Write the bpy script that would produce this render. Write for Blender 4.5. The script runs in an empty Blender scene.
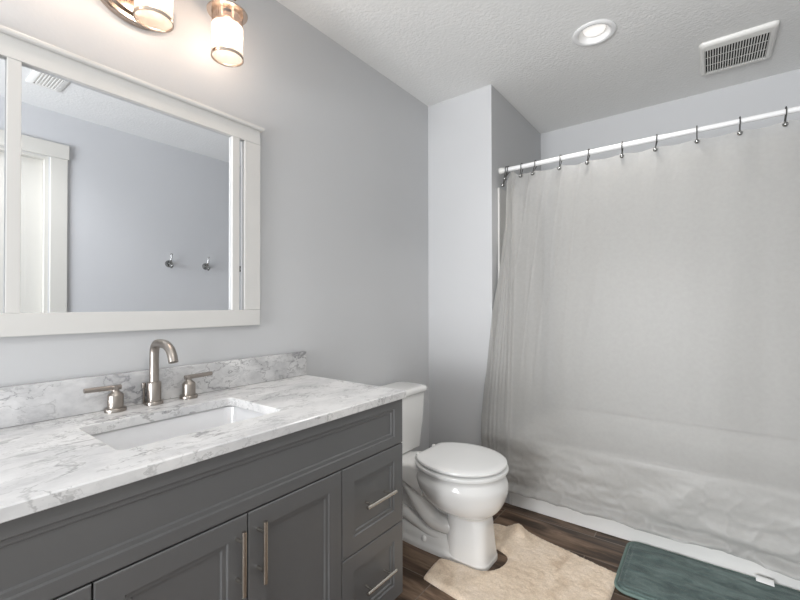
import bpy, bmesh, math, random
from mathutils import Vector, Matrix, noise
random.seed(7)
S = bpy.context.scene
COL = S.collection
PI = math.pi

# ---------------------------------------------------------------- camera
F = 409.1
cam_d = bpy.data.cameras.new('camera'); cam_d.sensor_width = 36.0; cam_d.sensor_fit = 'HORIZONTAL'
cam_d.lens = F * 36.0 / 800.0; cam_d.clip_start = 0.02
cam = bpy.data.objects.new('camera', cam_d); COL.objects.link(cam)
ya, pi_, ro = math.radians(37.142), math.radians(0.531), math.radians(-0.104)
Fv = Vector((-math.sin(ya)*math.cos(pi_), math.cos(ya)*math.cos(pi_), math.sin(pi_)))
Rv = Vector((math.cos(ya), math.sin(ya), 0)); Uv = Rv.cross(Fv)
R2 = Rv*math.cos(ro)+Uv*math.sin(ro); U2 = -Rv*math.sin(ro)+Uv*math.cos(ro)
M = Matrix((R2, U2, -Fv)).transposed().to_4x4(); M.translation = (1.4668, 0, 1.1442)
cam.matrix_world = M
S.camera = cam

# ---------------------------------------------------------------- world, lights, exposure
S.view_settings.view_transform = 'Standard'; S.view_settings.look = 'None'
S.view_settings.gamma = 1.0; S.view_settings.use_curve_mapping = False
S.view_settings.exposure = 0.66
w = bpy.data.worlds.new('world'); S.world = w; w.use_nodes = True
w.node_tree.nodes['Background'].inputs[0].default_value = (0.9, 0.95, 1.0, 1)
w.node_tree.nodes['Background'].inputs[1].default_value = 0.6

def lamp(name, kind, loc, energy, color, size=0.05, rot=(0, 0, 0), sy=None, spot=None):
    d = bpy.data.lights.new(name, kind); d.energy = energy; d.color = color
    if kind == 'AREA':
        d.size = size
        if sy: d.shape = 'RECTANGLE'; d.size_y = sy
    else:
        d.shadow_soft_size = size
    if spot:
        d.spot_size = spot; d.spot_blend = 0.6
    o = bpy.data.objects.new(name, d); COL.objects.link(o); o.location = loc; o.rotation_euler = rot
    return o
lamp('front_fill', 'AREA', (0.52, -2.5, 1.10), 132, (0.97, 0.985, 1.0), 1.7, (PI/2+math.radians(36), 0, math.radians(-28)), 1.3)  # added fill lamp, unseen behind the viewer, to brighten ceiling and walls
SH = [0.296, 0.533, 0.770]                      # y of the three shades
for y in SH:
    lamp('bulb_light', 'POINT', (0.129, y, 2.10), 0.85, (1.0, 0.85, 0.74), 0.022)
lamp('overhead_spot', 'SPOT', (1.033, 2.116, 2.425), 11, (1.0, 0.97, 0.93), 0.05, (0, 0, 0), spot=1.85)
lamp('overhead_spot', 'SPOT', (1.52, 0.32, 2.43), 23, (1.0, 0.98, 0.95), 0.08, (0, 0, 0), spot=2.5)  # added fill spot out of view, no can in the ceiling here

# ---------------------------------------------------------------- materials
def nmat(name):
    m = bpy.data.materials.new(name); m.use_nodes = True
    nt = m.node_tree; return m, nt, nt.nodes['Principled BSDF']
def N(nt, t, **k):
    n = nt.nodes.new(t)
    for a, v in k.items():
        if a in n.inputs: n.inputs[a].default_value = v
        else: setattr(n, a, v)
    return n
def L(nt, a, b): nt.links.new(a, b)
def coords(nt, scale=(1, 1, 1), loc=(0, 0, 0), rot=(0, 0, 0)):
    tc = N(nt, 'ShaderNodeTexCoord'); mp = N(nt, 'ShaderNodeMapping')
    mp.inputs['Scale'].default_value = scale; mp.inputs['Location'].default_value = loc; mp.inputs['Rotation'].default_value = rot
    L(nt, tc.outputs['Object'], mp.inputs['Vector']); return mp.outputs['Vector']
def ramp(nt, fac, stops):
    r = N(nt, 'ShaderNodeValToRGB'); L(nt, fac, r.inputs['Fac'])
    e = r.color_ramp.elements
    while len(e) < len(stops): e.new(0.5)
    for el, (p, c) in zip(e, stops):
        el.position = p; el.color = (*c, 1) if len(c) == 3 else c
    return r.outputs['Color']
def mix(nt, fac, a, b, mode='MIX'):
    m = N(nt, 'ShaderNodeMix'); m.data_type = 'RGBA'; m.blend_type = mode
    for s, v in ((m.inputs[0], fac), (m.inputs[6], a), (m.inputs[7], b)):
        if hasattr(v, 'links'): L(nt, v, s)
        else: s.default_value = v if not isinstance(v, tuple) or len(v) == 4 else (*v, 1)
    return m.outputs[2]
def bump(nt, b, h, strength=0.2, dist=0.01):
    n = N(nt, 'ShaderNodeBump'); n.inputs['Strength'].default_value = strength; n.inputs['Distance'].default_value = dist
    L(nt, h, n.inputs['Height']); L(nt, n.outputs['Normal'], b.inputs['Normal'])
def simple(name, col, rough=0.5, metal=0.0, bscale=None, bstr=0.1, var=0.04, vscale=6, coat=0.0, spec=0.5):
    m, nt, b = nmat(name)
    v = coords(nt)
    nz = N(nt, 'ShaderNodeTexNoise', Scale=vscale, Detail=3.0); L(nt, v, nz.inputs['Vector'])
    c = ramp(nt, nz.outputs['Fac'], [(0.3, tuple(max(0, x*(1-var)) for x in col)), (0.7, tuple(min(1, x*(1+var)) for x in col))])
    L(nt, c, b.inputs['Base Color'])
    b.inputs['Roughness'].default_value = rough; b.inputs['Metallic'].default_value = metal
    b.inputs['Coat Weight'].default_value = coat; b.inputs['Specular IOR Level'].default_value = spec
    if bscale:
        n2 = N(nt, 'ShaderNodeTexNoise', Scale=bscale, Detail=4.0); L(nt, v, n2.inputs['Vector'])
        bump(nt, b, n2.outputs['Fac'], bstr, 0.004)
    return m

m_wall = simple('wall_paint', (0.575, 0.58, 0.59), 0.62, bscale=90, bstr=0.06, var=0.012, vscale=2, spec=0.3)
m_ceil = simple('ceiling_paint', (0.80, 0.80, 0.79), 0.85, bscale=70, bstr=0.6, var=0.015, vscale=3, spec=0.2)
m_trim = simple('trim_paint', (0.62, 0.605, 0.56), 0.38, var=0.01)
m_frame = simple('mirror_frame_paint', (0.65, 0.64, 0.62), 0.4, var=0.01)
m_cab = simple('cabinet_paint', (0.128, 0.129, 0.131), 0.33, bscale=140, bstr=0.02, var=0.03, vscale=4, spec=0.7)
m_gap = simple('cabinet_shadow_interior', (0.03, 0.03, 0.03), 0.8)
m_nickel = simple('brushed_nickel', (0.36, 0.325, 0.295), 0.34, 1.0, bscale=220, bstr=0.04)
m_fix = simple('fixture_metal', (0.50, 0.42, 0.36), 0.22, 1.0)
m_steel = simple('handle_steel', (0.60, 0.57, 0.52), 0.26, 1.0)
m_dark = simple('dark_metal', (0.13, 0.13, 0.125), 0.28, 1.0)
m_ball = simple('ball_chrome', (0.36, 0.36, 0.35), 0.15, 1.0)
m_porc = simple('porcelain', (0.87, 0.865, 0.85), 0.12, coat=0.4, var=0.006)
m_seat = simple('seat_plastic', (0.88, 0.88, 0.87), 0.22, var=0.006)
m_sink = simple('sink_porcelain', (0.80, 0.80, 0.81), 0.15, coat=0.3, var=0.005)
m_tub = simple('tub_acrylic', (0.80, 0.79, 0.77), 0.22, var=0.008)
m_surr = simple('surround_panel', (0.66, 0.65, 0.63), 0.3, var=0.01)
m_plastic = simple('white_plastic', (0.80, 0.79, 0.76), 0.4, var=0.01)
m_rod = simple('white_enamel', (0.84, 0.84, 0.84), 0.25, var=0.01)
m_black = simple('slot_shade_black', (0.012, 0.012, 0.011), 0.8)
m_tag = simple('tag_fabric', (0.85, 0.85, 0.84), 0.8)
m_tagtxt = simple('tag_print', (0.15, 0.15, 0.15), 0.8)

def marble(name, seed, dens, dark):
    m, nt, b = nmat(name)
    v = coords(nt, scale=(1.5, 0.8, 1.2), loc=(seed, seed*0.7, seed*0.3), rot=(0, 0, 0.5))
    warp = N(nt, 'ShaderNodeTexNoise', Scale=4.5, Detail=6.0, Roughness=0.6); L(nt, v, warp.inputs['Vector'])
    add = N(nt, 'ShaderNodeVectorMath'); add.operation = 'MULTIPLY_ADD'
    L(nt, warp.outputs['Color'], add.inputs[0]); add.inputs[1].default_value = (0.35, 0.35, 0.35); L(nt, v, add.inputs[2])
    col = None
    base = ramp(nt, warp.outputs['Fac'], [(0.42-.06*dark, (0.83, 0.825, 0.82)), (0.70-.09*dark, (0.62-0.10*dark, 0.62-0.10*dark, 0.63-0.10*dark))])
    cloud = N(nt, 'ShaderNodeTexNoise', Scale=7.0, Detail=5.0, Roughness=0.65); L(nt, add.outputs[0], cloud.inputs['Vector'])
    base2 = ramp(nt, cloud.outputs['Fac'], [(0.50, (1, 1, 1)), (0.78, (0.74, 0.74, 0.75))])
    c = mix(nt, 0.8*dens, base, base2, 'MULTIPLY')
    for sc, wd, dk in ((3.6, 0.026, 0.50), (7.5, 0.026, 0.55), (14.0, 0.030, 0.64)):
        nz = N(nt, 'ShaderNodeTexNoise', Scale=sc, Detail=3.0, Roughness=0.5, Distortion=0.5); L(nt, add.outputs[0], nz.inputs['Vector'])
        vein = ramp(nt, nz.outputs['Fac'], [(0.5-wd, (1, 1, 1)), (0.5, (dk-0.1*dark, dk-0.1*dark, dk-0.09*dark)), (0.5+wd*0.7, (1, 1, 1))])
        msk = N(nt, 'ShaderNodeTexNoise', Scale=sc*0.55, Detail=2.0); L(nt, v, msk.inputs['Vector'])
        mk = ramp(nt, msk.outputs['Fac'], [(0.42, (0, 0, 0)), (0.62, (dens, dens, dens))])
        c = mix(nt, mk, c, mix(nt, 1.0, c, vein, 'MULTIPLY'))
    L(nt, c, b.inputs['Base Color']); b.inputs['Roughness'].default_value = 0.2
    return m
m_marb = marble('carrara_marble', 3.1, 0.92, 0.25)
m_marb2 = marble('carrara_marble_splash', 8.4, 1.0, 1.35)

def wood_floor():
    m, nt, b = nmat('wood_look_tile')
    PH, PW = 0.186, 0.91
    v = coords(nt, loc=(-0.551 + 5.5*PW, -1.249 + 20*PH, 0))
    br = N(nt, 'ShaderNodeTexBrick'); L(nt, v, br.inputs['Vector'])
    br.offset = 0.5; br.offset_frequency = 2; br.squash = 1.0
    br.inputs['Color1'].default_value = (0.0, 0.0, 0.0, 1); br.inputs['Color2'].default_value = (1, 1, 1, 1)
    br.inputs['Mortar'].default_value = (0.5, 0.5, 0.5, 1)
    br.inputs['Scale'].default_value = 1.0; br.inputs['Mortar Size'].default_value = 0.0022
    br.inputs['Mortar Smooth'].default_value = 0.1; br.inputs['Bias'].default_value = 0.0
    br.inputs['Brick Width'].default_value = PW; br.inputs['Row Height'].default_value = PH
    off = N(nt, 'ShaderNodeVectorMath'); off.operation = 'MULTIPLY_ADD'
    L(nt, br.outputs['Color'], off.inputs[0]); off.inputs[1].default_value = (7, 3, 2); L(nt, coords(nt, (1.0, 6.5, 1)), off.inputs[2])
    g1 = N(nt, 'ShaderNodeTexNoise', Scale=2.6, Detail=5.0, Roughness=0.6, Distortion=0.7); L(nt, off.outputs[0], g1.inputs['Vector'])
    off2 = N(nt, 'ShaderNodeVectorMath'); off2.operation = 'MULTIPLY_ADD'
    L(nt, br.outputs['Color'], off2.inputs[0]); off2.inputs[1].default_value = (5, 9, 2); L(nt, coords(nt, (3, 45, 1)), off2.inputs[2])
    g2 = N(nt, 'ShaderNodeTexNoise', Scale=2.0, Detail=6.0, Roughness=0.7); L(nt, off2.outputs[0], g2.inputs['Vector'])
    c = ramp(nt, g1.outputs['Fac'], [(0.30, (0.026, 0.015, 0.010)), (0.42, (0.056, 0.034, 0.021)), (0.53, (0.135, 0.086, 0.056)), (0.66, (0.25, 0.172, 0.118))])
    f = ramp(nt, g2.outputs['Fac'], [(0.3, (0.62, 0.62, 0.62)), (0.7, (1.25, 1.22, 1.2))])
    c = mix(nt, 0.8, c, f, 'MULTIPLY')
    tone = ramp(nt, br.outputs['Color'], [(0.0, (0.72, 0.70, 0.68)), (1.0, (1.18, 1.18, 1.18))])
    c = mix(nt, 0.9, c, tone, 'MULTIPLY')
    c = mix(nt, br.outputs['Fac'], c, (0.20, 0.16, 0.13))
    L(nt, c, b.inputs['Base Color']); b.inputs['Roughness'].default_value = 0.48
    inv = N(nt, 'ShaderNodeMath'); inv.operation = 'SUBTRACT'; inv.inputs[0].default_value = 1.0; L(nt, br.outputs['Fac'], inv.inputs[1])
    bump(nt, b, inv.outputs[0], 0.4, 0.002)
    return m
m_floor = wood_floor()

def pile(name, c0, c1, c2, sc=1.0, stretch=(1, 1, 1)):
    m, nt, b = nmat(name)
    v = coords(nt, stretch)
    a = N(nt, 'ShaderNodeTexNoise', Scale=9.0*sc, Detail=4.0, Roughness=0.6, Distortion=0.8); L(nt, v, a.inputs['Vector'])
    k = N(nt, 'ShaderNodeTexNoise', Scale=190.0, Detail=4.0); L(nt, v, k.inputs['Vector'])
    c = ramp(nt, a.outputs['Fac'], [(0.33, c0), (0.5, c1), (0.66, c2)])
    c = mix(nt, 0.55, c, ramp(nt, k.outputs['Fac'], [(0.3, (0.80, 0.78, 0.76)), (0.6, (1.12, 1.12, 1.12))]), 'MULTIPLY')
    L(nt, c, b.inputs['Base Color']); b.inputs['Roughness'].default_value = 0.95
    b.inputs['Specular IOR Level'].default_value = 0.1
    b.inputs['Sheen Weight'].default_value = 0.25
    bump(nt, b, k.outputs['Fac'], 0.5, 0.004)
    return m
m_rug = pile('beige_shag', (0.68, 0.53, 0.39), (0.82, 0.675, 0.525), (0.88, 0.74, 0.60))
m_teal = pile('teal_plush', (0.055, 0.085, 0.083), (0.098, 0.142, 0.135), (0.145, 0.198, 0.188), 1.0, (1, 2.2, 1))
m_tealedge = simple('teal_binding', (0.150, 0.215, 0.195), 0.8, bscale=200, bstr=0.2)

def curtain_mat():
    m = bpy.data.materials.new('sheer_curtain'); m.use_nodes = True; nt = m.node_tree
    nt.nodes.remove(nt.nodes['Principled BSDF']); out = nt.nodes['Material Output']
    v = coords(nt)
    nz = N(nt, 'ShaderNodeTexNoise', Scale=60.0, Detail=3.0); L(nt, v, nz.inputs['Vector'])
    c = ramp(nt, nz.outputs['Fac'], [(0.3, (0.48, 0.474, 0.458)), (0.7, (0.505, 0.498, 0.482))])
    bp = N(nt, 'ShaderNodeBump'); bp.inputs['Strength'].default_value = 0.15; bp.inputs['Distance'].default_value = 0.003
    L(nt, nz.outputs['Fac'], bp.inputs['Height'])
    d = N(nt, 'ShaderNodeBsdfDiffuse'); t = N(nt, 'ShaderNodeBsdfTranslucent'); tr = N(nt, 'ShaderNodeBsdfTransparent')
    g = N(nt, 'ShaderNodeBsdfGlossy'); g.inputs['Roughness'].default_value = 0.45; g.inputs['Color'].default_value = (0.8, 0.8, 0.8, 1)
    for x in (d, t): L(nt, c, x.inputs['Color']); L(nt, bp.outputs['Normal'], x.inputs['Normal'])
    a = N(nt, 'ShaderNodeMixShader'); a.inputs[0].default_value = 0.18; L(nt, d.outputs[0], a.inputs[1]); L(nt, t.outputs[0], a.inputs[2])
    e = N(nt, 'ShaderNodeMixShader'); e.inputs[0].default_value = 0.04; L(nt, a.outputs[0], e.inputs[1]); L(nt, g.outputs[0], e.inputs[2])
    f = N(nt, 'ShaderNodeMixShader'); f.inputs[0].default_value = 0.34; L(nt, e.outputs[0], f.inputs[1]); L(nt, tr.outputs[0], f.inputs[2])
    L(nt, f.outputs[0], out.inputs['Surface'])
    return m
m_curt = curtain_mat()

def glass_mat(name, frost):
    m = bpy.data.materials.new(name); m.use_nodes = True; nt = m.node_tree
    nt.nodes.remove(nt.nodes['Principled BSDF']); out = nt.nodes['Material Output']
    tr = N(nt, 'ShaderNodeBsdfTransparent'); g = N(nt, 'ShaderNodeBsdfGlossy'); g.inputs['Roughness'].default_value = 0.05
    nz = N(nt, 'ShaderNodeTexNoise', Scale=30.0); L(nt, coords(nt), nz.inputs['Vector'])
    if frost:
        tl = N(nt, 'ShaderNodeBsdfTranslucent'); tl.inputs['Color'].default_value = (0.62, 0.54, 0.46, 1)
        df = N(nt, 'ShaderNodeBsdfDiffuse'); L(nt, ramp(nt, nz.outputs['Fac'], [(0, (0.62, 0.56, 0.50)), (1, (0.66, 0.60, 0.54))]), df.inputs['Color'])
        a = N(nt, 'ShaderNodeMixShader'); a.inputs[0].default_value = 0.6; L(nt, df.outputs[0], a.inputs[1]); L(nt, tl.outputs[0], a.inputs[2])
        f = N(nt, 'ShaderNodeMixShader'); f.inputs[0].default_value = 0.62; L(nt, a.outputs[0], f.inputs[1]); L(nt, tr.outputs[0], f.inputs[2])
    else:
        tr.inputs['Color'].default_value = (0.93, 0.88, 0.84, 1)
        f = N(nt, 'ShaderNodeMixShader'); f.inputs[0].default_value = 0.12; L(nt, tr.outputs[0], f.inputs[1]); L(nt, g.outputs[0], f.inputs[2])
    L(nt, f.outputs[0], out.inputs['Surface']); return m
m_frost = glass_mat('frosted_glass', True)
m_clear = glass_mat('clear_glass', False)
def emis(name, col, st):
    m, nt, b = nmat(name)
    b.inputs['Base Color'].default_value = (*col, 1)
    b.inputs['Emission Color'].default_value = (*col, 1); b.inputs['Emission Strength'].default_value = st
    return m
m_bulb = bpy.data.materials.new('lit_bulb'); m_bulb.use_nodes = True; _n = m_bulb.node_tree
_n.nodes.remove(_n.nodes['Principled BSDF'])
_e = N(_n, 'ShaderNodeEmission'); _e.inputs[0].default_value = (1.0, 0.86, 0.70, 1); _e.inputs[1].default_value = 4.0
_t = N(_n, 'ShaderNodeBsdfTransparent'); _a = N(_n, 'ShaderNodeAddShader'); L(_n, _e.outputs[0], _a.inputs[0]); L(_n, _t.outputs[0], _a.inputs[1])
L(_n, _a.outputs[0], _n.nodes['Material Output'].inputs['Surface'])
m_can = emis('can_bulb', (1.0, 0.97, 0.93), 0.35)
m_mirror, _nt, _b = nmat('mirror_silver')
_b.inputs['Base Color'].default_value = (0.86, 0.885, 0.925, 1); _b.inputs['Metallic'].default_value = 1.0; _b.inputs['Roughness'].default_value = 0.005

# ---------------------------------------------------------------- mesh helpers
def link(name, bm, mat, parent=None, smooth=35, mats=None):
    bmesh.ops.recalc_face_normals(bm, faces=bm.faces)
    me = bpy.data.meshes.new(name); bm.to_mesh(me); bm.free()
    for mm in (mats or [mat]): me.materials.append(mm)
    if smooth:
        me.polygons.foreach_set('use_smooth', [True]*len(me.polygons))
        me.set_sharp_from_angle(angle=math.radians(smooth))
    o = bpy.data.objects.new(name, me); COL.objects.link(o)
    if parent:
        o.parent = parent; o.matrix_parent_inverse = Matrix.Translation(-parent.location)
    return o
def tag(o, label, cat, group=None, kind=None):
    if label: o['label'] = label
    if cat: o['category'] = cat
    if group: o['group'] = group
    if kind: o['kind'] = kind
    return o
def thing(name, label, cat, loc, group=None):
    o = bpy.data.objects.new(name, None); COL.objects.link(o); o.location = loc; o.empty_display_size = 0.05
    return tag(o, label, cat, group)
def struct(name, bm, mat, smooth=0, label=None):
    o = link(name, bm, mat, None, smooth); o['kind'] = 'structure'
    o['label'] = label or ('grey painted ' + name.replace('_', ' ')); o['category'] = name.split('_')[0]
    return o
def box(bm, x0, x1, y0, y1, z0, z1, bev=0.0, seg=2):
    r = bmesh.ops.create_cube(bm, size=1.0); vs = r['verts']
    for v in vs:
        v.co = Vector(((x0+x1)/2+v.co.x*(x1-x0), (y0+y1)/2+v.co.y*(y1-y0), (z0+z1)/2+v.co.z*(z1-z0)))
    if bev > 0:
        es = list({e for v in vs for e in v.link_edges})
        bmesh.ops.bevel(bm, geom=es, offset=bev, segments=seg, profile=0.5, affect='EDGES')
    return bm
def B(*a, **k): return box(bmesh.new(), *a, **k)
def rings(bm, rs, cap0=True, cap1=True, closed=True):
    vr = [[bm.verts.new(p) for p in r] for r in rs]
    n = len(vr[0])
    for a, b in zip(vr, vr[1:]):
        for i in range(n if closed else n-1):
            j = (i+1) % n
            bm.faces.new((a[i], a[j], b[j], b[i]))
    if cap0: bm.faces.new(vr[0])
    if cap1: bm.faces.new(vr[-1])
    return bm
def lathe(bm, c, prof, axis='z', n=32, cap0=True, cap1=True):
    """prof: (radius, height) along the axis from point c"""
    rs = []
    for r, h in prof:
        ring = []
        for i in range(n):
            a = 2*PI*i/n; p, q = max(r, 1e-4)*math.cos(a), max(r, 1e-4)*math.sin(a)
            ring.append(Vector(c)+(Vector((p, q, h)) if axis == 'z' else Vector((h, p, q)) if axis == 'x' else Vector((p, h, q))))
        rs.append(ring)
    return rings(bm, rs, cap0, cap1)
def crom(pts, k=8):
    P = [Vector(p) for p in pts]; P = [2*P[0]-P[1]]+P+[2*P[-1]-P[-2]]; out = []
    for i in range(1, len(P)-2):
        for s in range(k):
            t = s/k; a, b, c, d = P[i-1:i+3]
            out.append(0.5*((2*b)+(c-a)*t+(2*a-5*b+4*c-d)*t*t+(3*b-a-3*c+d)*t**3))
    out.append(P[-2]); return out
def tube(bm, pts, r, n=12, caps=True, closed=False):
    pts = [Vector(p) for p in pts]; rs = []; up = None
    for i, p in enumerate(pts):
        if closed: t = pts[(i+1) % len(pts)]-pts[i-1]
        else: t = pts[min(i+1, len(pts)-1)]-pts[max(i-1, 0)]
        t.normalize()
        if up is None: up = t.orthogonal().normalized()
        else: up = (up-t*up.dot(t)).normalized()
        s = t.cross(up); rr = r[i] if isinstance(r, (list, tuple)) else r
        rs.append([p+rr*(up*math.cos(2*PI*k/n)+s*math.sin(2*PI*k/n)) for k in range(n)])
    if closed: rs.append(rs[0]); 
    return rings(bm, rs, caps and not closed, caps and not closed)
def panel(bm, y0, y1, z0, z1, xb, xf, ins, steps, ez=None):
    """cabinet front facing +x with stepped recess; steps: (inset, depth)"""
    ez = ez or ins
    prof = [(0.0, 0.0, xb), (0.0, 0.0, xf-0.002), (0.0015, 0.0015, xf-0.0003), (0.003, 0.003, xf)]
    for i, d in steps: prof.append((ins+i, ez+i, xf-d))
    rs = []
    for iy, iz, x in prof:
        rs.append([(x, y0+iy, z0+iz), (x, y1-iy, z0+iz), (x, y1-iy, z1-iz), (x, y0+iy, z1-iz)])
    return rings(bm, rs)
STEP = [(0, 0), (0.0028, 0.0046), (0.0122, 0.0048), (0.0150, 0.0095)]

# ---------------------------------------------------------------- room shell
H = 2.44; XR = 2.05; YB = 3.13; Y0 = -0.95; WX = 0.446; WY = 2.245
struct('floor', B(-0.1, XR+0.1, Y0-0.6, YB+0.1, -0.1, 0), m_floor, label='dark brown wood look plank tile floor')
bm = bmesh.new(); LX, LY, LR = 1.033, 2.116, 0.0745
vo = [bm.verts.new(p) for p in ((-0.1, Y0-0.1, H), (XR+0.1, Y0-0.1, H), (XR+0.1, YB+0.1, H), (-0.1, YB+0.1, H))]
vi = [bm.verts.new((LX+LR*math.cos(2*PI*i/48), LY+LR*math.sin(2*PI*i/48), H)) for i in range(48)]
ee = [bm.edges.new((q[i], q[(i+1) % len(q)])) for q in (vo, vi) for i in range(len(q))]
bmesh.ops.triangle_fill(bm, edges=ee, use_beauty=True)
bmesh.ops.delete(bm, geom=[f for f in bm.faces if (f.calc_center_median().xy-Vector((LX, LY))).length < LR*.9 and all((v.co.xy-Vector((LX, LY))).length < LR*1.01 for v in f.verts)], context='FACES_ONLY')
gg = bmesh.ops.extrude_face_region(bm, geom=list(bm.faces))
for v in gg['geom']:
    if isinstance(v, bmesh.types.BMVert): v.co.z += 0.1
struct('ceiling', bm, m_ceil, label='off white textured ceiling')
struct('wall_left', B(-0.1, 0, Y0-0.1, YB+0.1, 0, H), m_wall, label='grey wall behind vanity and toilet')
struct('wall_back', B(0, XR, YB, YB+0.1, 0, H), m_wall, label='grey wall above the shower curtain at the back of the tub')
bm = B(0, WX, WY, YB, 0, H); TBX = 0.545; box(bm, WX, TBX, WY+.004, YB, 0, .39)
struct('wall_alcove', bm, m_wall, label='grey wing wall beside toilet closing the tub alcove')
DY0, DY1, DZ = -0.085, 0.752, 2.125
bm = bmesh.new(); box(bm, XR, XR+0.1, DY1, YB+0.1, 0, H); box(bm, XR, XR+0.1, DY0, DY1, DZ, H); box(bm, XR, XR+0.1, Y0-0.1, DY0, 0, H)
struct('wall_right', bm, m_wall, label='grey wall with robe hooks seen in the mirror')
bm = bmesh.new(); box(bm, 0, 0.12, Y0-0.1, Y0, 0, H); box(bm, 1.98, XR, Y0-0.1, Y0, 0, H); box(bm, 0.12, 1.98, Y0-0.1, Y0, 2.3, H)
struct('wall_front', bm, m_wall, label='grey wall with open passage behind the viewer')
# door in the right wall, closed, seen in the mirror
d = struct('door_1', B(XR+0.050, XR+0.085, DY0+0.02, DY1-0.02, 0.008, DZ-0.018), m_trim, label='white door seen in the mirror')
bm = bmesh.new(); lathe(bm, (XR-0.0018, DY0+0.09, 0.95), [(0.0, 0), (0.02, 0.002), (0.026, 0.02), (0.012, 0.036), (0.012, 0.045), (0.03, 0.047), (0.03, 0.0515)], 'x', 20)
link('door_knob', bm, m_nickel, d)
bm = bmesh.new(); box(bm, XR+0.0, XR+0.098, DY1-0.019, DY1, 0, DZ); box(bm, XR, XR+0.098, DY0, DY0+0.019, 0, DZ); box(bm, XR, XR+0.098, DY0+0.019, DY1-0.019, DZ-0.017, DZ)
struct('trim_1', bm, m_trim, label='cream door jamb')
bm = bmesh.new(); box(bm, XR-0.018, XR, DY1+0.007, DY1+0.098, 0, DZ+0.003, 0.002); box(bm, XR-0.018, XR, DY0-0.092, DY0+0.005, 0, DZ+0.003, 0.002)
struct('trim_2', bm, m_trim, label='cream door side casing')
bm = bmesh.new(); box(bm, XR-0.024, XR, DY0-0.104, DY1+0.106, DZ+0.003, DZ+0.100, 0.002)
struct('trim_3', bm, m_trim, label='cream door head casing')

# ---------------------------------------------------------------- vanity
CY0, CY1, CX = -0.055, 1.205, 0.565
van = thing('vanity_cabinet', 'grey painted vanity cabinet with two doors and bar handles under the marble top', 'cabinet', (0.28, 0.575, 0))
bm = bmesh.new(); box(bm, 0.004, CX-0.09, CY0+0.01, CY1-0.01, 0, 0.085); box(bm, 0.004, CX-0.022, CY0+0.001, CY1-0.001, 0.085, 0.103)
for y_ in (CY0+.001, 0.251, 0.886, CY1-.019): box(bm, 0.004, CX-0.022, y_, y_+.018, 0.103, 0.798)
box(bm, 0.004, 0.012, CY0+.019, CY1-.019, 0.103, 0.60); box(bm, CX-.040, CX-.022, CY0+.019, CY1-.019, 0.62, 0.66); box(bm, CX-.040, CX-.022, CY0+.019, CY1-.019, 0.78, 0.798)
for y_ in (0.575,): box(bm, CX-.040, CX-.022, y_-.02, y_+.02, 0.103, 0.62)
link('body', bm, m_cab, van, 0)
XB = CX-0.0215
link('false_front', panel(bmesh.new(), CY0, CY1, 0.638, 0.7985, XB, CX, 0.047, STEP, 0.030), m_cab, van, 0)
def bar(name, p0, p1, posts, par):
    bm = bmesh.new(); tube(bm, [p0, p1], 0.0058, 14)
    for q in posts: tube(bm, [(CX-0.0005, q[1], q[2]), (p0[0], q[1], q[2])], 0.0042, 10)
    return link(name, bm, m_steel, par)
HX = 0.597
for y0, y1, hy in ((0.2615, 0.5735, 0.545), (0.5765, 0.8935, 0.602)):
    dr = link('door', panel(bmesh.new(), y0, y1, 0.09, 0.634, XB, CX, 0.050, STEP), m_cab, van, 0)
    bar('handle', (HX, hy, 0.462), (HX, hy, 0.613), [(0, hy, 0.490), (0, hy, 0.585)], dr)
for y0, y1 in ((0.8965, CY1), (CY0, 0.2585)):
    for z0, z1, hz in ((0.3545, 0.634, 0.496), (0.09, 0.3515, 0.224)):
        dr = link('drawer', panel(bmesh.new(), y0, y1, z0, z1, XB, CX, 0.050, STEP, 0.052), m_cab, van, 0)
        yc = (y0+y1)/2
        bar('handle', (HX, yc-0.074, hz), (HX, yc+0.074, hz), [(0, yc-0.048, hz), (0, yc+0.048, hz)], dr)

# marble top with sink cut-out
TX, TY0, TY1, ZT, ZB = 0.579, -0.061, 1.211, 0.827, 0.8005
SX0, SX1, SY0, SY1 = 0.165, 0.447, 0.341, 0.765
top = thing('countertop', 'white marble countertop with grey veins on the grey vanity', 'countertop', (0.28, 0.575, 0.8))
def rrect(x0, x1, y0, y1, r, k=6):
    o = []
    for cx, cy, a0 in ((x1-r, y1-r, 0), (x0+r, y1-r, 90), (x0+r, y0+r, 180), (x1-r, y0+r, 270)):
        for i in range(k+1):
            a = math.radians(a0+90*i/k); o.append((cx+r*math.cos(a), cy+r*math.sin(a)))
    return o
bm = bmesh.new()
def slab_ring(x0, x1, y0, y1, r, z): return [(x, y, z) for x, y in rrect(x0, x1, y0, y1, r)]
e = 0.003
prof = [slab_ring(SX0, SX1, SY0, SY1, 0.02, ZB), slab_ring(SX0, SX1, SY0, SY1, 0.02, ZT-e*0.5), slab_ring(SX0-e*.5, SX1+e*.5, SY0-e*.5, SY1+e*.5, 0.021, ZT),
        slab_ring(0.002+e, TX-e, TY0+e, TY1-e, 0.002, ZT), slab_ring(0.002, TX, TY0, TY1, 0.003, ZT-e), slab_ring(0.002, TX, TY0, TY1, 0.003, ZB+e*.5), slab_ring(0.002+e*.5, TX-e*.5, TY0+e*.5, TY1-e*.5, 0.003, ZB)]
rings(bm, prof+[prof[0]], False, False)
bmesh.ops.remove_doubles(bm, verts=bm.verts, dist=1e-6)
link('slab', bm, m_marb, top, 30)
link('backsplash', B(0.002, 0.024, TY0, TY1, ZT+0.0005, 0.931, 0.002), m_marb2, top, 30)['label'] = 'marble backsplash strip with dense grey veins'
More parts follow.
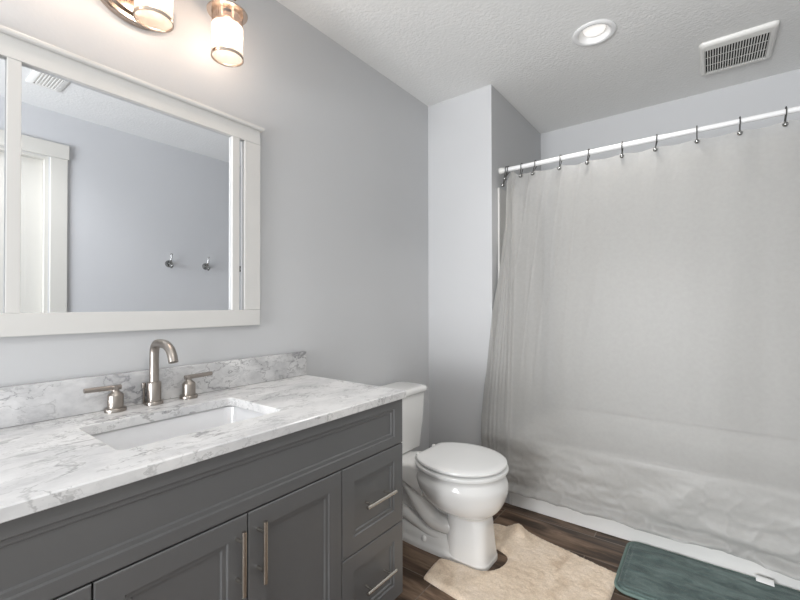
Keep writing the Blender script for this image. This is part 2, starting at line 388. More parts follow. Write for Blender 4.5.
# sink
bm = bmesh.new(); ZS = 0.7995
def sr(i, z, r): return slab_ring(SX0-0.012+i, SX1+0.012-i, SY0-0.012+i, SY1+0.012-i, r, z)
rings(bm, [sr(-0.012, ZS-0.014, .03), sr(-0.012, ZS, .03), sr(0.0, ZS, .03), sr(0.006, ZS-0.004, .03), sr(0.012, ZS-0.05, .035), sr(0.022, ZS-0.115, .045), sr(0.05, ZS-0.135, .05), sr(0.11, ZS-0.14, .03)], False, True)
sk = link('sink_basin', bm, m_sink, None, 50)
tag(sk, 'white rectangular undermount sink set into the marble top', 'sink')
bm = bmesh.new(); lathe(bm, ((SX0+SX1)/2, 0.555, ZS-0.1395), [(0.024, 0), (0.024, 0.002), (0.018, 0.003), (0.015, 0.001)], 'z', 24)
link('drain', bm, m_nickel, sk)

# faucet
fz = ZT+0.0006
fx, fy = 0.055, 0.567
fa = thing('faucet', 'brushed nickel widespread faucet with two lever handles behind the sink', 'faucet', (fx, fy, fz))
bm = bmesh.new()
lathe(bm, (fx, fy, fz), [(0.0262, 0), (0.0262, 0.008), (0.025, 0.010), (0.0198, 0.011), (0.0198, 0.066), (0.0182, 0.070), (0.0134, 0.071), (0.0134, 0.078)], 'z', 32)
spp = crom([(fx, fy, fz+0.06), (fx, fy, fz+0.11), (fx, fy, fz+0.150), (fx+0.003, fy, fz+0.174), (fx+0.016, fy, fz+0.190), (fx+0.040, fy, fz+0.194), (fx+0.080, fy, fz+0.1925), (fx+0.108, fy, fz+0.181), (fx+0.124, fy, fz+0.163), (fx+0.133, fy, fz+0.143)], 8)
tube(bm, spp, 0.0134, 20)
sp = link('spout', bm, m_nickel, fa, 40)
bm = bmesh.new(); tube(bm, [(fx-0.020, fy-0.022, fz+0.002), (fx-0.020, fy-0.022, fz+0.052)], 0.0032, 10); lathe(bm, (fx-0.020, fy-0.022, fz+0.050), [(0.004, 0), (0.006, 0.002), (0.006, 0.016), (0.003, 0.018)], 'z', 14)
link('lift_rod', bm, m_nickel, sp)
for hy, s in ((0.461, -1), (0.676, 1)):
    bm = bmesh.new()
    lathe(bm, (fx, hy, fz), [(0.028, 0), (0.028, 0.008), (0.0265, 0.010), (0.0205, 0.011), (0.0205, 0.046), (0.0185, 0.051), (0.0100, 0.058), (0.0090, 0.061), (0.0100, 0.064), (0.0100, 0.074), (0.007, 0.076)], 'z', 32)
    hd = link('handle', bm, m_nickel, fa, 40)
    bm = bmesh.new(); tube(bm, [(fx, hy-s*0.014, fz+0.0690), (fx+0.002, hy+s*0.035, fz+0.0705), (fx+0.004, hy+s*0.078, fz+0.072)], [0.0074, 0.0072, 0.0068], 14)
    link('lever', bm, m_nickel, hd, 40)

# ---------------------------------------------------------------- wall mirror
mi = thing('wall_mirror', 'large white framed mirror with two narrow mullions above the sink', 'mirror', (0, 0.555, 1.06))
MY0, MY1, MZ0, MZ1 = 0.136, 0.974, 1.0605, 1.843
link('glass', B(0.003, 0.008, MY0+0.02, MY1-0.02, MZ0+0.02, MZ1-0.02), m_mirror, mi, 0)['label'] = 'silver mirror glass'
FX = 0.022
link('bottom_rail', B(0.001, FX, MY0, MY1, MZ0, 1.1215, 0.0015), m_frame, mi, 0)
link('top_rail', B(0.001, FX, MY0, MY1, 1.786, MZ1, 0.0015), m_frame, mi, 0)
for y0, y1 in ((MY0, 0.204), (0.9055, MY1)): link('stile', B(0.001, FX, y0, y1, 1.122, 1.7855, 0.0012), m_frame, mi, 0)
for y0, y1 in ((0.226, 0.2545), (0.854, 0.8835)): link('mullion', B(0.0085, FX-0.001, y0, y1, 1.1218, 1.7858, 0.0012), m_frame, mi, 0)
link('cap_moulding', B(0.001, FX+0.014, MY0-0.012, MY1+0.012, MZ1+0.0005, MZ1+0.0135, 0.004), m_frame, mi, 0)

# ---------------------------------------------------------------- vanity light
vl = thing('vanity_light', 'three shade vanity light with oval backplate above the mirror', 'light fixture', (0.0, 0.533, 2.118))
bm = bmesh.new()
def oval(x, a, b): return [(x, 0.520+a*math.cos(2*PI*i/64), 2.119+b*math.sin(2*PI*i/64)) for i in range(64)]
rings(bm, [oval(0.001, .113, .083), oval(0.020, .115, .085), oval(0.026, .111, .081), oval(0.026, .100, .070), oval(0.022, .097, .067), oval(0.030, .088, .058), oval(0.031, .05, .03)])
link('backplate', bm, m_fix, vl, 30)
bm = bmesh.new(); tube(bm, crom([(0.024, .533, 2.16), (0.07, .533, 2.18), (0.11, .533, 2.215), (0.129, .533, 2.228)]), 0.009, 12)
link('arm', bm, m_fix, vl)
bm = bmesh.new(); tube(bm, [(0.129, SH[0]-0.03, 2.232), (0.129, SH[2]+0.03, 2.232)], 0.011, 16)
link('bar', bm, m_fix, vl)
for y in SH:
    c = (0.129, y, 0)
    bm = bmesh.new(); lathe(bm, (0.129, y, 2.002), [(0.0515, 0.004), (0.0515, 0.110), (0.0495, 0.110), (0.0495, 0.004), (0.0515, 0.004)], 'z', 40, False, False)
    sh = link('shade', bm, m_frost, vl, 30); sh['label'] = 'lit frosted glass shade'
    bm = bmesh.new(); lathe(bm, (0.129, y, 2.002), [(0.0500, 0.0), (0.0535, 0.0), (0.0535, 0.009), (0.0517, 0.009), (0.0500, 0.008), (0.0490, 0.003), (0.0500, 0.0)], 'z', 40, False, False)
    link('rim', bm, m_fix, sh, 30)
    bm = bmesh.new(); lathe(bm, (0.129, y, 2.1125), [(0.0510, 0), (0.0510, 0.045), (0.0495, 0.045), (0.0495, 0), (0.0510, 0)], 'z', 40, False, False)
    link('clear_band', bm, m_clear, sh, 30)
    bm = bmesh.new(); lathe(bm, (0.129, y, 2.1580), [(0.052, 0.0), (0.066, 0.0), (0.067, 0.004), (0.060, 0.010), (0.046, 0.011), (0.046, 0.014), (0.018, 0.016), (0.010, 0.024), (0.0075, 0.026), (0.0075, 0.066), (0.004, 0.067)], 'z', 40, False, True)
    bm2 = bm; lathe(bm2, (0.129, y, 2.157), [(0.052, 0.001), (0.046, 0.006), (0.02, 0.007)], 'z', 40, False, True)
    link('collar', bm, m_fix, vl, 30)
    bm = bmesh.new(); lathe(bm, (0.129, y, 2.115), [(0.013, 0.0), (0.016, 0.002), (0.016, 0.044)], 'z', 20)
    link('socket', bm, m_fix, vl)
    bm = bmesh.new(); lathe(bm, (0.129, y, 2.035), [(0.002, 0), (0.010, 0.006), (0.015, 0.02), (0.016, 0.035), (0.012, 0.06), (0.011, 0.079)], 'z', 20)
    b_ = link('bulb', bm, m_bulb, vl); b_['label'] = 'glowing warm bulb'

# ---------------------------------------------------------------- toilet
TYC = 1.685
tl = thing('toilet', 'white two piece toilet with closed lid between vanity and wing wall', 'toilet', (0.4, TYC, 0))
def egg(cx, z, af, ar, b, ef=2.0, er=2.0, n=56, yc=TYC):
    o = []
    for i in range(n):
        a = 2*PI*i/n; c, s = math.cos(a), math.sin(a)
        ex = ef if c >= 0 else er
        o.append((cx+(af if c >= 0 else ar)*math.copysign(abs(c)**(2/ex), c), yc+b*math.copysign(abs(s)**(2/ex), s), z))
    return o
def loft(keys, k=4, n=56):
    vs = [Vector(q[:4]) for q in keys]
    flat = []
    P = [list(q) for q in keys]
    P = [P[0]]+P+[P[-1]]
    for i in range(1, len(P)-2):
        for s_ in range(k):
            t = s_/k
            flat.append([0.5*((2*b)+(c-a)*t+(2*a-5*b+4*c-d)*t*t+(3*b-a-3*c+d)*t**3) for a, b, c, d in zip(*P[i-1:i+3])])
    flat.append(P[-2])
    return [egg(q[1], q[0], q[2], q[3], q[4], q[5], q[6], n) for q in flat]
#       z     cx    af    ar    b     ef  er
KB = [(0.000, .597, .104, .108, .090, 4.0, 4.0), (0.014, .597, .103, .108, .090, 4.0, 4.0), (0.030, .597, .099, .106, .087, 4.0, 4.0), (0.110, .597, .092, .104, .080, 3.8, 4.0),
      (0.175, .597, .088, .104, .076, 3.4, 3.8), (0.200, .592, .090, .112, .080, 2.6, 3.0), (0.217, .575, .128, .150, .112, 2.2, 2.4), (0.240, .560, .168, .180, .142, 2.1, 2.1), (0.285, .547, .204, .205, .170, 2.05, 2.0),
      (0.335, .540, .220, .215, .183, 2.05, 2.0), (0.365, .537, .214, .210, .178, 2.05, 2.0), (0.382, .535, .204, .202, .169, 2.05, 2.0), (0.3890, .535, .192, .19, .158, 2.05, 2.0)]
bm = bmesh.new(); rings(bm, loft(KB)); bowl = link('bowl', bm, m_porc, tl, 50)
# rear deck, foot and trapway
bm = bmesh.new()
def sect(x, hw, z0, z1, r=0.02, k=5):
    return [(x, TYC+p, q) for p, q in rrect(-hw, hw, z0, z1, min(r, (z1-z0)*.45, hw*.9), k)]
rings(bm, [sect(.035, .085, .315, .356), sect(.06, .10, .305, .358), sect(.19, .105, .300, .359), sect(.25, .105, .295, .372), sect(.33, .11, .27, .386), sect(.40, .12, .25, .389)])
link('rear_deck', bm, m_porc, tl, 50)
bm = bmesh.new()
foot = [(0, .41, .19, .27, .098, 3, 2.6), (.018, .41, .19, .27, .098, 3, 2.6), (.036, .41, .185, .262, .090, 3, 2.6), (.06, .41, .18, .255, .084, 3, 2.6), (.085, .40, .17, .24, .070, 3, 2.6), (.12, .38, .16, .21, .050, 3, 2.6), (.20, .34, .19, .17, .036, 3, 2.6), (.30, .30, .2, .15, .040, 3, 2.6), (.345, .30, .2, .15, .05, 3, 2.6)]
rings(bm, loft(foot, 3)); link('foot', bm, m_porc, tl, 50)
for s in (-1, 1):
    bm = bmesh.new()
    pts = crom([(.22, TYC+s*.03, .315), (.27, TYC+s*.048, .280), (.325, TYC+s*.055, .232), (.375, TYC+s*.058, .178), (.43, TYC+s*.055, .138), (.50, TYC+s*.04, .125), (.56, TYC+s*.02, .13)], 6)
    tube(bm, pts, [0.036+0.006*math.sin(PI*i/(len(pts)-1)) for i in range(len(pts))], 18)
    pts = crom([(.17, TYC+s*.03, .10), (.26, TYC+s*.045, .115), (.33, TYC+s*.05, .10), (.42, TYC+s*.052, .075), (.5, TYC+s*.045, .06)], 6)
    tube(bm, pts, 0.030, 16)
    link('trapway', bm, m_porc, tl, 50)
    bm = bmesh.new(); lathe(bm, (.395, TYC+s*.083, .040), [(0.014, 0), (0.014, 0.008), (0.011, 0.017), (0.004, 0.021)], 'z', 18)
    link('bolt_cap', bm, m_porc, tl, 50)
# tank
bm = bmesh.new()
def tk(z, x1, hw, r=0.035): return [(x, y, z) for x, y in rrect(.022, x1, TYC-hw, TYC+hw, r, 8)]
rings(bm, [tk(.360, .182, .184, .03), tk(.367, .193, .200, .035), tk(.40, .196, .204, .04), tk(.50, .205, .213, .04), tk(.655, .211, .222, .04), tk(.661, .209, .220, .04)])
tank = link('tank', bm, m_porc, tl, 50)
bm = bmesh.new()
def tld(z, i, r=0.045): return [(x, y, z) for x, y in rrect(.012+i, .223-i, TYC-.234+i, TYC+.234-i, r, 8)]
rings(bm, [tld(.6615, .008), tld(.664, .003), tld(.672, 0), tld(.684, .001), tld(.692, .006), tld(.695, .02)])
link('tank_lid', bm, m_porc, tl, 50)
bm = bmesh.new(); lathe(bm, (.205, TYC-.14, .615), [(0.013, 0), (0.013, 0.012), (0.008, 0.014)], 'x', 18); tube(bm, [(.222, TYC-.14, .615), (.226, TYC-.08, .611)], [.006, .004], 10)
link('flush_lever', bm, m_steel, tl)
# seat and lid
def sl(z, k, dz=0):
    hw = [(.362, .092), (.372, .112), (.40, .140), (.45, .168), (.51, .183), (.56, .186), (.61, .178), (.66, .156), (.70, .124), (.725, .092), (.742, .055), (.748, .028)]
    pts = [(x, -h) for x, h in hw]+[(.750, 0)]+[(x, h) for x, h in reversed(hw)]
    pts = crom([(a, b, 0) for a, b in pts], 4)
    return [(.545+(p.x-.545)*k, TYC+p.y*k, z) for p in pts]
bm = bmesh.new(); rings(bm, [sl(.3960, .985), sl(.3975, 1.03), sl(.405, 1.045), sl(.4115, 1.035), sl(.414, 0.99)]); seat = link('seat', bm, m_seat, tl, 40)
bm = bmesh.new(); rings(bm, [sl(.4205, .965), sl(.4222, 1.0), sl(.428, 1.015), sl(.4345, 1.005), sl(.438, .97), sl(.4405, .85), sl(.442, .5)]); link('lid', bm, m_seat, tl, 40)
for y_, x_ in ((-.13, .45), (.13, .45), (-.09, .66), (.09, .66)):
    bm = bmesh.new(); box(bm, x_-.012, x_+.012, TYC+y_-.006, TYC+y_+.006, .4135, .4207, .002); link('bumper', bm, m_seat, tl, 40)
for s in (-1, 1):
    bm = bmesh.new(); lathe(bm, (.350, TYC+s*.072, .3885), [(0.014, 0), (0.014, 0.018), (0.011, 0.034), (0.009, 0.042), (0.004, 0.045)], 'z', 16)
    link('hinge', bm, m_seat, tl)

# ---------------------------------------------------------------- bathtub, surround
tub = thing('bathtub', 'white bathtub with smooth apron behind the shower curtain', 'bathtub', (1.25, 2.6, 0))
bm = bmesh.new(); TZ = 0.392; X0, X1 = TBX+0.001, XR-0.002; Y1_ = YB-0.002
def tr_(i, z, r): return [(x, y, z) for x, y in rrect(X0+i, X1-i, WY+0.001+i, Y1_-i, r, 6)]
rings(bm, [tr_(0, 0.0, .002), tr_(0, TZ-.012, .002), tr_(.003, TZ-.003, .004), tr_(.012, TZ, .01), tr_(.055, TZ, .08), tr_(.065, TZ-.008, .09), tr_(.11, TZ-.15, .12), tr_(.14, .12, .14), tr_(.2, .09, .12)], True, True)
link('shell', bm, m_tub, tub, 40)
link('apron_panel', B(X0+.015, X1-.1, WY-.006, WY+.0005, 0.002, TZ-.03, .003), m_tub, tub, 0)
su = thing('tub_surround', 'white glossy wall surround above the bathtub inside the alcove', 'shower surround', (1.25, 3.0, TZ))
ZS0, ZS1 = TZ+.001, 1.845
link('side_panel', B(WX+.001, WX+.014, 2.322, YB-.016, ZS0, ZS1, .003), m_surr, su, 0)
link('back_panel', B(TBX+.001, XR-.001, YB-.015, YB-.001, ZS0, 2.09, .003), m_surr, su, 0)
link('side_panel', B(XR-.014, XR-.001, 2.335, YB-.016, ZS0, ZS1, .003), m_surr, su, 0)

# ---------------------------------------------------------------- curtain rod, rings, curtain
RY, RZ = 2.36, 1.954
rod = thing('curtain_rod', 'white tension shower rod spanning the tub alcove', 'curtain rod', (1.25, RY, RZ))
bm = bmesh.new(); tube(bm, [(WX+.02, RY, RZ), (1.30, RY, RZ)], .0135, 24); tube(bm, [(1.30, RY, RZ), (XR-.02, RY, RZ)], .0120, 24)
link('tube', bm, m_rod, rod, 40)
for x, s in ((WX+.001, 1), (XR-.001, -1)):
    bm = bmesh.new(); lathe(bm, (x, RY, RZ), [(0.019, 0), (0.019, s*.018), (0.016, s*.032), (0.0145, s*.034)], 'x', 24)
    link('end_cap', bm, m_plastic, rod, 40)
RX = [0.490, 0.503, 0.586, 0.668, 0.809, 0.955, 1.114, 1.265, 1.424, 1.579, 1.729]
ORD = ['leftmost', 'second', 'third', 'fourth', 'fifth', 'sixth', 'seventh', 'eighth', 'ninth', 'tenth', 'eleventh']
ZC = 1.896
for i, x in enumerate(RX):
    dx = [-0.014, -0.014, 0.0, -0.010][i] if i < 4 else random.uniform(-.006, .006)
    zc = ZC-0.040 if i == 0 else ZC-0.004
    lab = ('leftmost dark ring on the white rod, hanging lowest at the curtain edge' if i == 0 else
           '%s dark curtain ring from the left on the white rod' % ORD[i])
    r = thing('curtain_ring', lab, 'curtain ring', (x, RY, RZ), 'curtain rings on the white rod')
    pts = []
    for k in range(13):
        a = math.radians(-60+k*(300/12)); pts.append((x, RY+.018*math.cos(a), RZ+.001+.018*math.sin(a)))
    pts = [(x+dx, RY-.022, zc+.004), (x+dx*.7, RY-.023, zc+.02)]+[(x, RY-.0185, RZ-.012)]+[(x, RY-.0185*math.cos(math.radians(a)), RZ+.001+.0185*math.sin(math.radians(a))) for a in range(0, 230, 20)]
    pts += [(x+dx, RY-.004, zc+.02), (x+dx, RY-.002, zc)]
    bm = bmesh.new(); tube(bm, pts, .0024, 8); link('hook', bm, m_dark, r, 60)
    bm = bmesh.new(); bmesh.ops.create_uvsphere(bm, u_segments=16, v_segments=10, radius=.0098, matrix=Matrix.Translation((x+dx, RY-.027, zc)))
    link('ball', bm, m_ball, r, 60)['label'] = 'dark metal ball'

# curtain cloth: a grid of one sheet, hung from the rings and falling outside the tub
NF, NM, NZ = 46, 280, 200
CXR = XR-.022
def lerp(tab, z):
    for (z0, v0), (z1, v1) in zip(tab, tab[1:]):
        if z <= z1: return v0+(v1-v0)*max(0, (z-z0))/(z1-z0)
    return tab[-1][1]
LEFT = [(0.05, .400), (0.316, .397), (0.489, .393), (0.663, .404), (0.87, .427), (1.077, .450), (1.314, .479), (1.613, .506), (1.86, .512), (1.94, .516)]
CREASE = [(0.05, .560), (0.39, .558), (0.60, .556), (1.165, .552), (1.94, .533)]
BALLX = [.533]+RX[2:]
bm = bmesh.new(); grid = []
NT = NF+NM
for j in range(NZ+1):
    v = j/NZ; row = []
    for i in range(NT+1):
        flap = i <= NF
        u = i/NF if flap else (i-NF)/NM
        xt = .512+u*.021 if flap else .533+(CXR-.533)*u**1.15
        dist = min(abs(xt-b) for b in BALLX)
        ztop = 1.911-.007*min(1, dist/.06)+.022*math.exp(-((xt-.533)/.02)**2)
        if flap: ztop -= .050*(1-u)**1.5
        xh = lerp(LEFT, .1)*(1-u)+.56*u if flap else .56+(CXR-.56)*u**1.15
        hem = .099+.007*noise.noise((xh*5, 1, 3))+.005*noise.noise((xh*14, 4, 2))-.035*max(0, (xh-1.5)/.5)
        z = hem+(ztop-hem)*v
        xl, xc = lerp(LEFT, z), lerp(CREASE, z)
        y = 2.198+.154*max(0, (z-.39))/1.5
        if flap:
            x = xl+(xc-xl)*u
            wdt = (xc-xl)
            y -= .006*math.sin(PI*u)**.7*min(1, wdt/.05)
            y += .004*noise.noise((u*9, z*1.4, 3))*min(1, wdt/.06)
            y -= .012*math.exp(-((1-u)/.18)**2)
        else:
            x = xc+(CXR-xc)*u**1.15
            q = x-xc
            y -= .012*math.exp(-(q/.010)**2)
            lf = math.exp(-q/.20)
            y += lf*.015*(.15+.85*v*v)*noise.noise((q*15-z*.9, z*.8, 1))
            y += lf*.004*(.15+.85*v*v)*noise.noise((q*45-z*1.5, z*1.0, 6))
        y += .007*noise.noise((x*6, z*.6, 5))*(.5+.5*v)
        y += .0008*noise.noise((x*22, z*.9, 9))
        top_ = max(0, (v-.86)/.14)
        y += .006*top_*noise.noise((x*13+z*6, z*9-x*4, 4))+.005*top_*math.sin(PI*2*(x-.7)/.152)
        low = max(0, 1-max(0, z-.13)/.30)
        y += .022*low*noise.noise((x*4+z*5, z*13-x*2.5, 2))
        y += .010*low*noise.noise((x*9-z*7, z*27+x*5, 8))
        y -= .018*max(0, low-.1)*math.exp(-((x-1.42+(.36-z)*.9)/.05)**2)
        rg_ = 1-abs(noise.noise((x*5.5+z*9, z*10-x*4.5, 21)))*5
        if rg_ > 0: y -= .007*low*rg_*rg_
        rg_ = 1-abs(noise.noise((x*9-z*11, z*12+x*6, 33)))*6
        if rg_ > 0: y -= .005*low*rg_*rg_
        if not flap:
            up_ = max(0, (v-.30)/.70)*math.exp(-(x-xc)/.45)
            rg_ = 1-abs(noise.noise(((x-xc)*11-z*1.1, z*.55, 41)))*7
            if rg_ > 0: y -= .006*up_*rg_*rg_
        hz = z-hem
        y += -.016*math.exp(-((hz-.012)/.016)**2)*(1+.8*noise.noise((x*6, 0, 1)))+.010*math.exp(-((hz-.045)/.014)**2)*(1+.9*noise.noise((x*8, 2, 1)))
        if z < .42: y = min(y, 2.230)
        y = min(y, 2.236+max(0, x-WX-.005)*1.3)
        if z < .42: y = min(y, 2.233)
        row.append(bm.verts.new((x, y, z)))
    grid.append(row)
for a, b in zip(grid, grid[1:]):
    for i in range(NT): bm.faces.new((a[i], a[i+1], b[i+1], b[i]))
# the gathered free edge is folded double
dbl = [[bm.verts.new((q.co.x+.004*k/NF, q.co.y-.0035-.004*math.sin(PI*k/NF)*(.5+.5*math.sin(k*.9+j*.01)), q.co.z)) for k, q in enumerate(row[:NF-2])] for j, row in enumerate(grid)]
for a, b in zip(dbl, dbl[1:]):
    for i in range(NF-3): bm.faces.new((a[i], a[i+1], b[i+1], b[i]))
# doubled hem band along the lower edge
hb = [[bm.verts.new((q.co.x, q.co.y-.003 if k else q.co.y+.0005, q.co.z+(.0 if k == 1 else .0))) for q in grid[k0]] for k, k0 in ((1, 0), (1, 1), (1, 2), (1, 3), (1, 4))]
for a, b in zip(hb, hb[1:]):
    for i in range(NT): bm.faces.new((a[i], a[i+1], b[i+1], b[i]))
cu = link('shower_curtain', bm, m_curt, None, 0)
cu.data.polygons.foreach_set('use_smooth', [True]*len(cu.data.polygons))
tag(cu, 'off white sheer shower curtain hanging in front of the bathtub', 'shower curtain')

# ---------------------------------------------------------------- rugs
def smooth_poly(P, it=3):
    for _ in range(it):
        Q = []
        for (ax, ay), (bx, by) in zip(P, P[1:]+P[:1]):
            Q += [(ax*.75+bx*.25, ay*.75+by*.25), (ax*.25+bx*.75, ay*.25+by*.75)]
        P = Q
    return P
def inside(P, x, y):
    c = False
    for (ax, ay), (bx, by) in zip(P, P[1:]+P[:1]):
        if (ay > y) != (by > y) and x < (bx-ax)*(y-ay)/(by-ay)+ax: c = not c
    return c
def edge_d(P, x, y):
    m = 9
    for (ax, ay), (bx, by) in zip(P, P[1:]+P[:1]):
        dx, dy = bx-ax, by-ay; t = max(0, min(1, ((x-ax)*dx+(y-ay)*dy)/(dx*dx+dy*dy+1e-12)))
        m = min(m, math.hypot(x-ax-t*dx, y-ay-t*dy))
    return m
def rug_mesh(P, step, hfun, rnd):
    xs = [p[0] for p in P]; ys = [p[1] for p in P]
    x0, y0 = min(xs), min(ys); nx = int((max(xs)-x0)/step)+1; ny = int((max(ys)-y0)/step)+1
    bm = bmesh.new(); V = {}
    def vert(i, j):
        if (i, j) not in V:
            x, y = x0+i*step, y0+j*step; ins = inside(P, x, y); d_ = edge_d(P, x, y)
            d_ = d_ if ins else -d_
            f = max(0, min(1, d_/rnd)); V[i, j] = bm.verts.new((x, y, .0012+hfun(x, y, max(0, d_))*math.sqrt(1-(1-f)**2)))
        return V[i, j]
    for i in range(nx):
        for j in range(ny):
            if inside(P, x0+(i+.5)*step, y0+(j+.5)*step): bm.faces.new((vert(i, j), vert(i+1, j), vert(i+1, j+1), vert(i, j+1)))
    be = [e for e in bm.edges if len(e.link_faces) == 1]
    # pull rim vertices onto the outline
    for v in {v for e in be for v in e.verts}:
        best = None
        for (ax, ay), (bx, by) in zip(P, P[1:]+P[:1]):
            dx, dy = bx-ax, by-ay; t = max(0, min(1, ((v.co.x-ax)*dx+(v.co.y-ay)*dy)/(dx*dx+dy*dy+1e-12)))
            q = (ax+t*dx, ay+t*dy); dd = math.hypot(v.co.x-q[0], v.co.y-q[1])
            if best is None or dd < best[0]: best = (dd, q)
        v.co.x, v.co.y = best[1]; v.co.z = .0012+.004
    r = bmesh.ops.extrude_edge_only(bm, edges=be)
    for g in r['geom']:
        if isinstance(g, bmesh.types.BMVert): g.co.z = .001
    return bm
RP = [(.505, 1.425), (.52, 1.418), (.72, 1.393), (1.00, 1.372), (1.12, 1.366), (1.14, 1.385), (1.152, 1.60), (1.155, 1.915), (1.153, 1.926), (1.142, 1.929), (.95, 1.968), (.80, 1.998), (.74, 2.012), (.68, 2.010), (.58, 1.992), (.562, 1.972),
      (.555, 1.86), (.565, 1.838), (.64, 1.80), (.715, 1.785), (.742, 1.755), (.746, 1.71), (.735, 1.65), (.70, 1.605), (.66, 1.592), (.60, 1.590), (.51, 1.578), (.494, 1.560)]
RPs = smooth_poly(RP, 2)
def rug_h(x, y, d_):
    h = .017+.0016*noise.noise((x*38, y*38, 0))+.0040*noise.noise((x*120, y*120, 3))+.003*noise.noise((x*9, y*9, 7))
    h += .034*math.exp(-(((x-.705)+(y-1.97)*.35)/.036)**2-((y-1.965)/.06)**2)        # the fold that stands up at the far edge
    h -= .008*math.exp(-((x-.655+(y-1.9)*.3)/.016)**2-((y-1.93)/.10)**2)
    return h
rg = link('contour_rug', rug_mesh(RPs, .006, rug_h, .022), m_rug, None, 0)
rg.data.polygons.foreach_set('use_smooth', [True]*len(rg.data.polygons))
tag(rg, 'beige shaggy contour rug around the toilet base', 'rug')
TP = rrect(1.156, 1.965, 1.826, 2.228, .045, 8)
def teal_h(x, y, d_):
    h = .020+.0028*noise.noise((x*13, y*26, 1))+.0022*noise.noise((x*34, y*60, 5))
    h -= .006*max(0, 1-abs(d_-.018)/.006)
    return h
tm = thing('bath_mat', 'teal plush bath mat on the floor along the tub', 'bath mat', (1.56, 2.03, 0))
o = link('pad', rug_mesh(TP, .006, teal_h, .016), m_teal, tm, 0); o.data.polygons.foreach_set('use_smooth', [True]*len(o.data.polygons))
pts = [(x, y, .008) for x, y in rrect(1.152, 1.969, 1.822, 2.231, .048, 10)]
bm = bmesh.new(); tube(bm, pts, .0068, 10, closed=True); link('binding', bm, m_tealedge, tm, 60)['label'] = 'lighter teal edge binding'
bm = bmesh.new(); rs = []
for t in range(7):
    a = t/6; rs.append([(1.607, 2.222-.012*a-.028*a*a, .024+.022*math.sin(PI*a*.9)*.7), (1.662, 2.222-.012*a-.028*a*a, .022+.022*math.sin(PI*a*.9)*.7)])
rings(bm, rs, False, False, closed=False)
tg = link('care_tag', bm, m_tag, tm, 0); tg['label'] = 'small white care tag'
sd = tg.modifiers.new('thick', 'SOLIDIFY'); sd.thickness = .0012

# ---------------------------------------------------------------- ceiling things
rl = thing('recessed_light', 'round white recessed downlight in the ceiling in front of the tub', 'ceiling light', (1.033, 2.116, H))
bm = bmesh.new(); lathe(bm, (LX, LY, H), [(0.074, -.0005), (0.096, -.0006), (0.096, -.004), (0.090, -.008), (0.076, -.009), (0.0715, -.006), (0.0715, -.0005)], 'z', 48, False, False)
link('trim_ring', bm, m_rod, rl, 40)
bm = bmesh.new(); lathe(bm, (LX, LY, H), [(0.0714, -.006), (0.066, .020), (0.058, .045), (0.050, .060), (0.02, .061)], 'z', 48, False, True)
link('baffle', bm, m_rod, rl, 40)
bm = bmesh.new(); lathe(bm, (LX+.002, LY-.002, H), [(0.022, .060), (0.036, .045), (0.047, .026), (0.049, .016), (0.046, .010), (0.030, .006), (0.002, .005)], 'z', 32)
o = link('bulb', bm, m_can, rl, 40); o['label'] = 'frosted flood bulb'

VX0, VX1, VY0, VY1 = 1.432, 1.733, 2.525, 2.87
ev = thing('exhaust_vent', 'white slotted exhaust fan grille on the ceiling above the tub', 'vent', ((VX0+VX1)/2, (VY0+VY1)/2, H))
GX0, GX1, GY0, GY1 = VX0+.024, VX1-.030, VY0+.055, VY1-.036
bm = bmesh.new(); zf = H-.020
def vr(i, z, r): return [(x, y, z) for x, y in rrect(VX0+i, VX1-i, VY0+i, VY1-i, r, 8)]
gr = [(x, y, zf) for x, y in rrect(GX0, GX1, GY0, GY1, .003, 8)]
rings(bm, [vr(0, H-.0005, .02), vr(.001, H-.010, .022), vr(.008, H-.018, .024), vr(.018, zf, .02), gr, [(x, y, H-.012) for x, y, z in gr]], False, False)
link('cover', bm, m_plastic, ev, 40)
link('slot_shade', B(GX0+.0005, GX1-.0005, GY0+.0005, GY1-.0005, H-.0095, H-.001), m_black, ev, 0)['label'] = 'black backing painted as shade behind the slots'  # solid block, its black colour stands for the shade between the slats
bm = bmesh.new(); nb = 23; pw = (GX1-GX0)/nb
for k in range(nb+1): box(bm, GX0+k*pw-.0021, GX0+k*pw+.0021, GY0, GY1, zf, zf+.004)
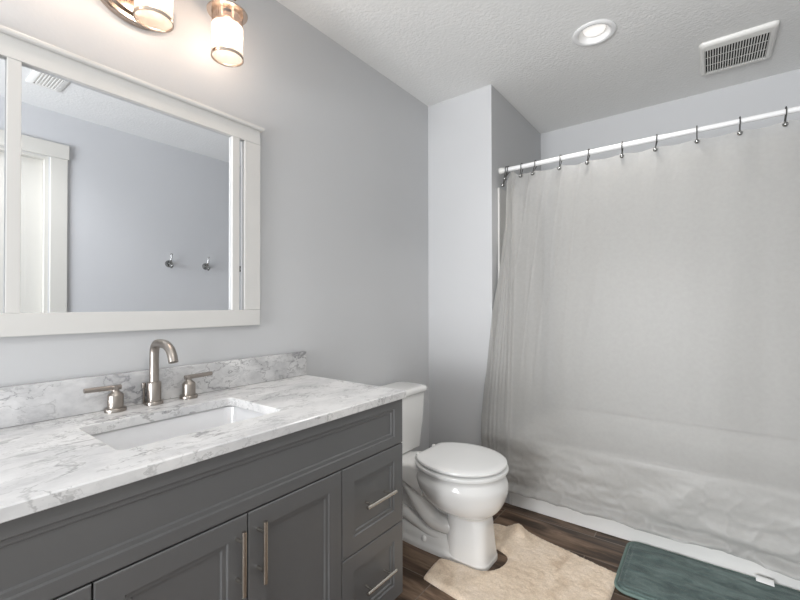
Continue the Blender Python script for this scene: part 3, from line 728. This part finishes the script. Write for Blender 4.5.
for k in (1, 2): yy = GY0+(GY1-GY0)*k/3; box(bm, GX0, GX1, yy-.0009, yy+.0009, zf+.0036, zf+.0060)
link('slats', bm, m_plastic, ev, 0)

cr = thing('ceiling_register', 'small white air register on the ceiling reflected in the mirror', 'vent', (1.55, .65, H))
bm = bmesh.new()
def cr_(i, z): return [(x, y, z) for x, y in rrect(1.40+i, 1.70-i, .57+i, .73-i, .008, 4)]
rings(bm, [cr_(0, H-.0005), cr_(.002, H-.006), cr_(.02, H-.012), cr_(.028, H-.012), cr_(.03, H-.006)], False, True)
link('frame', bm, m_plastic, cr, 40)
bm = bmesh.new()
for k in range(7): box(bm, 1.435, 1.665, .607+k*.0145, .612+k*.0145, H-.0125, H-.0065)
link('louvers', bm, m_plastic, cr, 0)

# robe hooks on the right wall, seen only in the mirror
HL = ['chrome robe hook reflected in the mirror nearest the door', 'chrome robe hook reflected in the mirror beside the right mullion', 'chrome robe hook glimpsed in the narrow mirror strip by the right stile']
for y, lab in zip((1.512, 1.815, 2.150), HL):
    hk = thing('robe_hook', lab, 'hook', (XR, y, 1.475), 'robe hooks on the right wall')
    z = 1.472
    bm = bmesh.new(); lathe(bm, (XR-.0005, y, z), [(0.029, 0), (0.029, -.006), (0.025, -.012), (0.010, -.014), (0.008, -.02)], 'x', 24)
    link('base', bm, m_ball, hk, 40)
    bm = bmesh.new(); tube(bm, crom([(XR-.014, y, z), (XR-.03, y, z+.004), (XR-.042, y, z+.025), (XR-.048, y, z+.055), (XR-.052, y, z+.070)], 5), .0055, 12)
    bmesh.ops.create_uvsphere(bm, u_segments=14, v_segments=8, radius=.0085, matrix=Matrix.Translation((XR-.053, y, z+.073)))
    link('upper_prong', bm, m_ball, hk, 60)
    bm = bmesh.new(); tube(bm, crom([(XR-.014, y, z), (XR-.028, y, z-.012), (XR-.04, y, z-.03), (XR-.052, y, z-.034), (XR-.062, y, z-.024)], 5), .0055, 12)
    bmesh.ops.create_uvsphere(bm, u_segments=14, v_segments=8, radius=.009, matrix=Matrix.Translation((XR-.064, y, z-.020)))
    link('lower_prong', bm, m_ball, hk, 60)
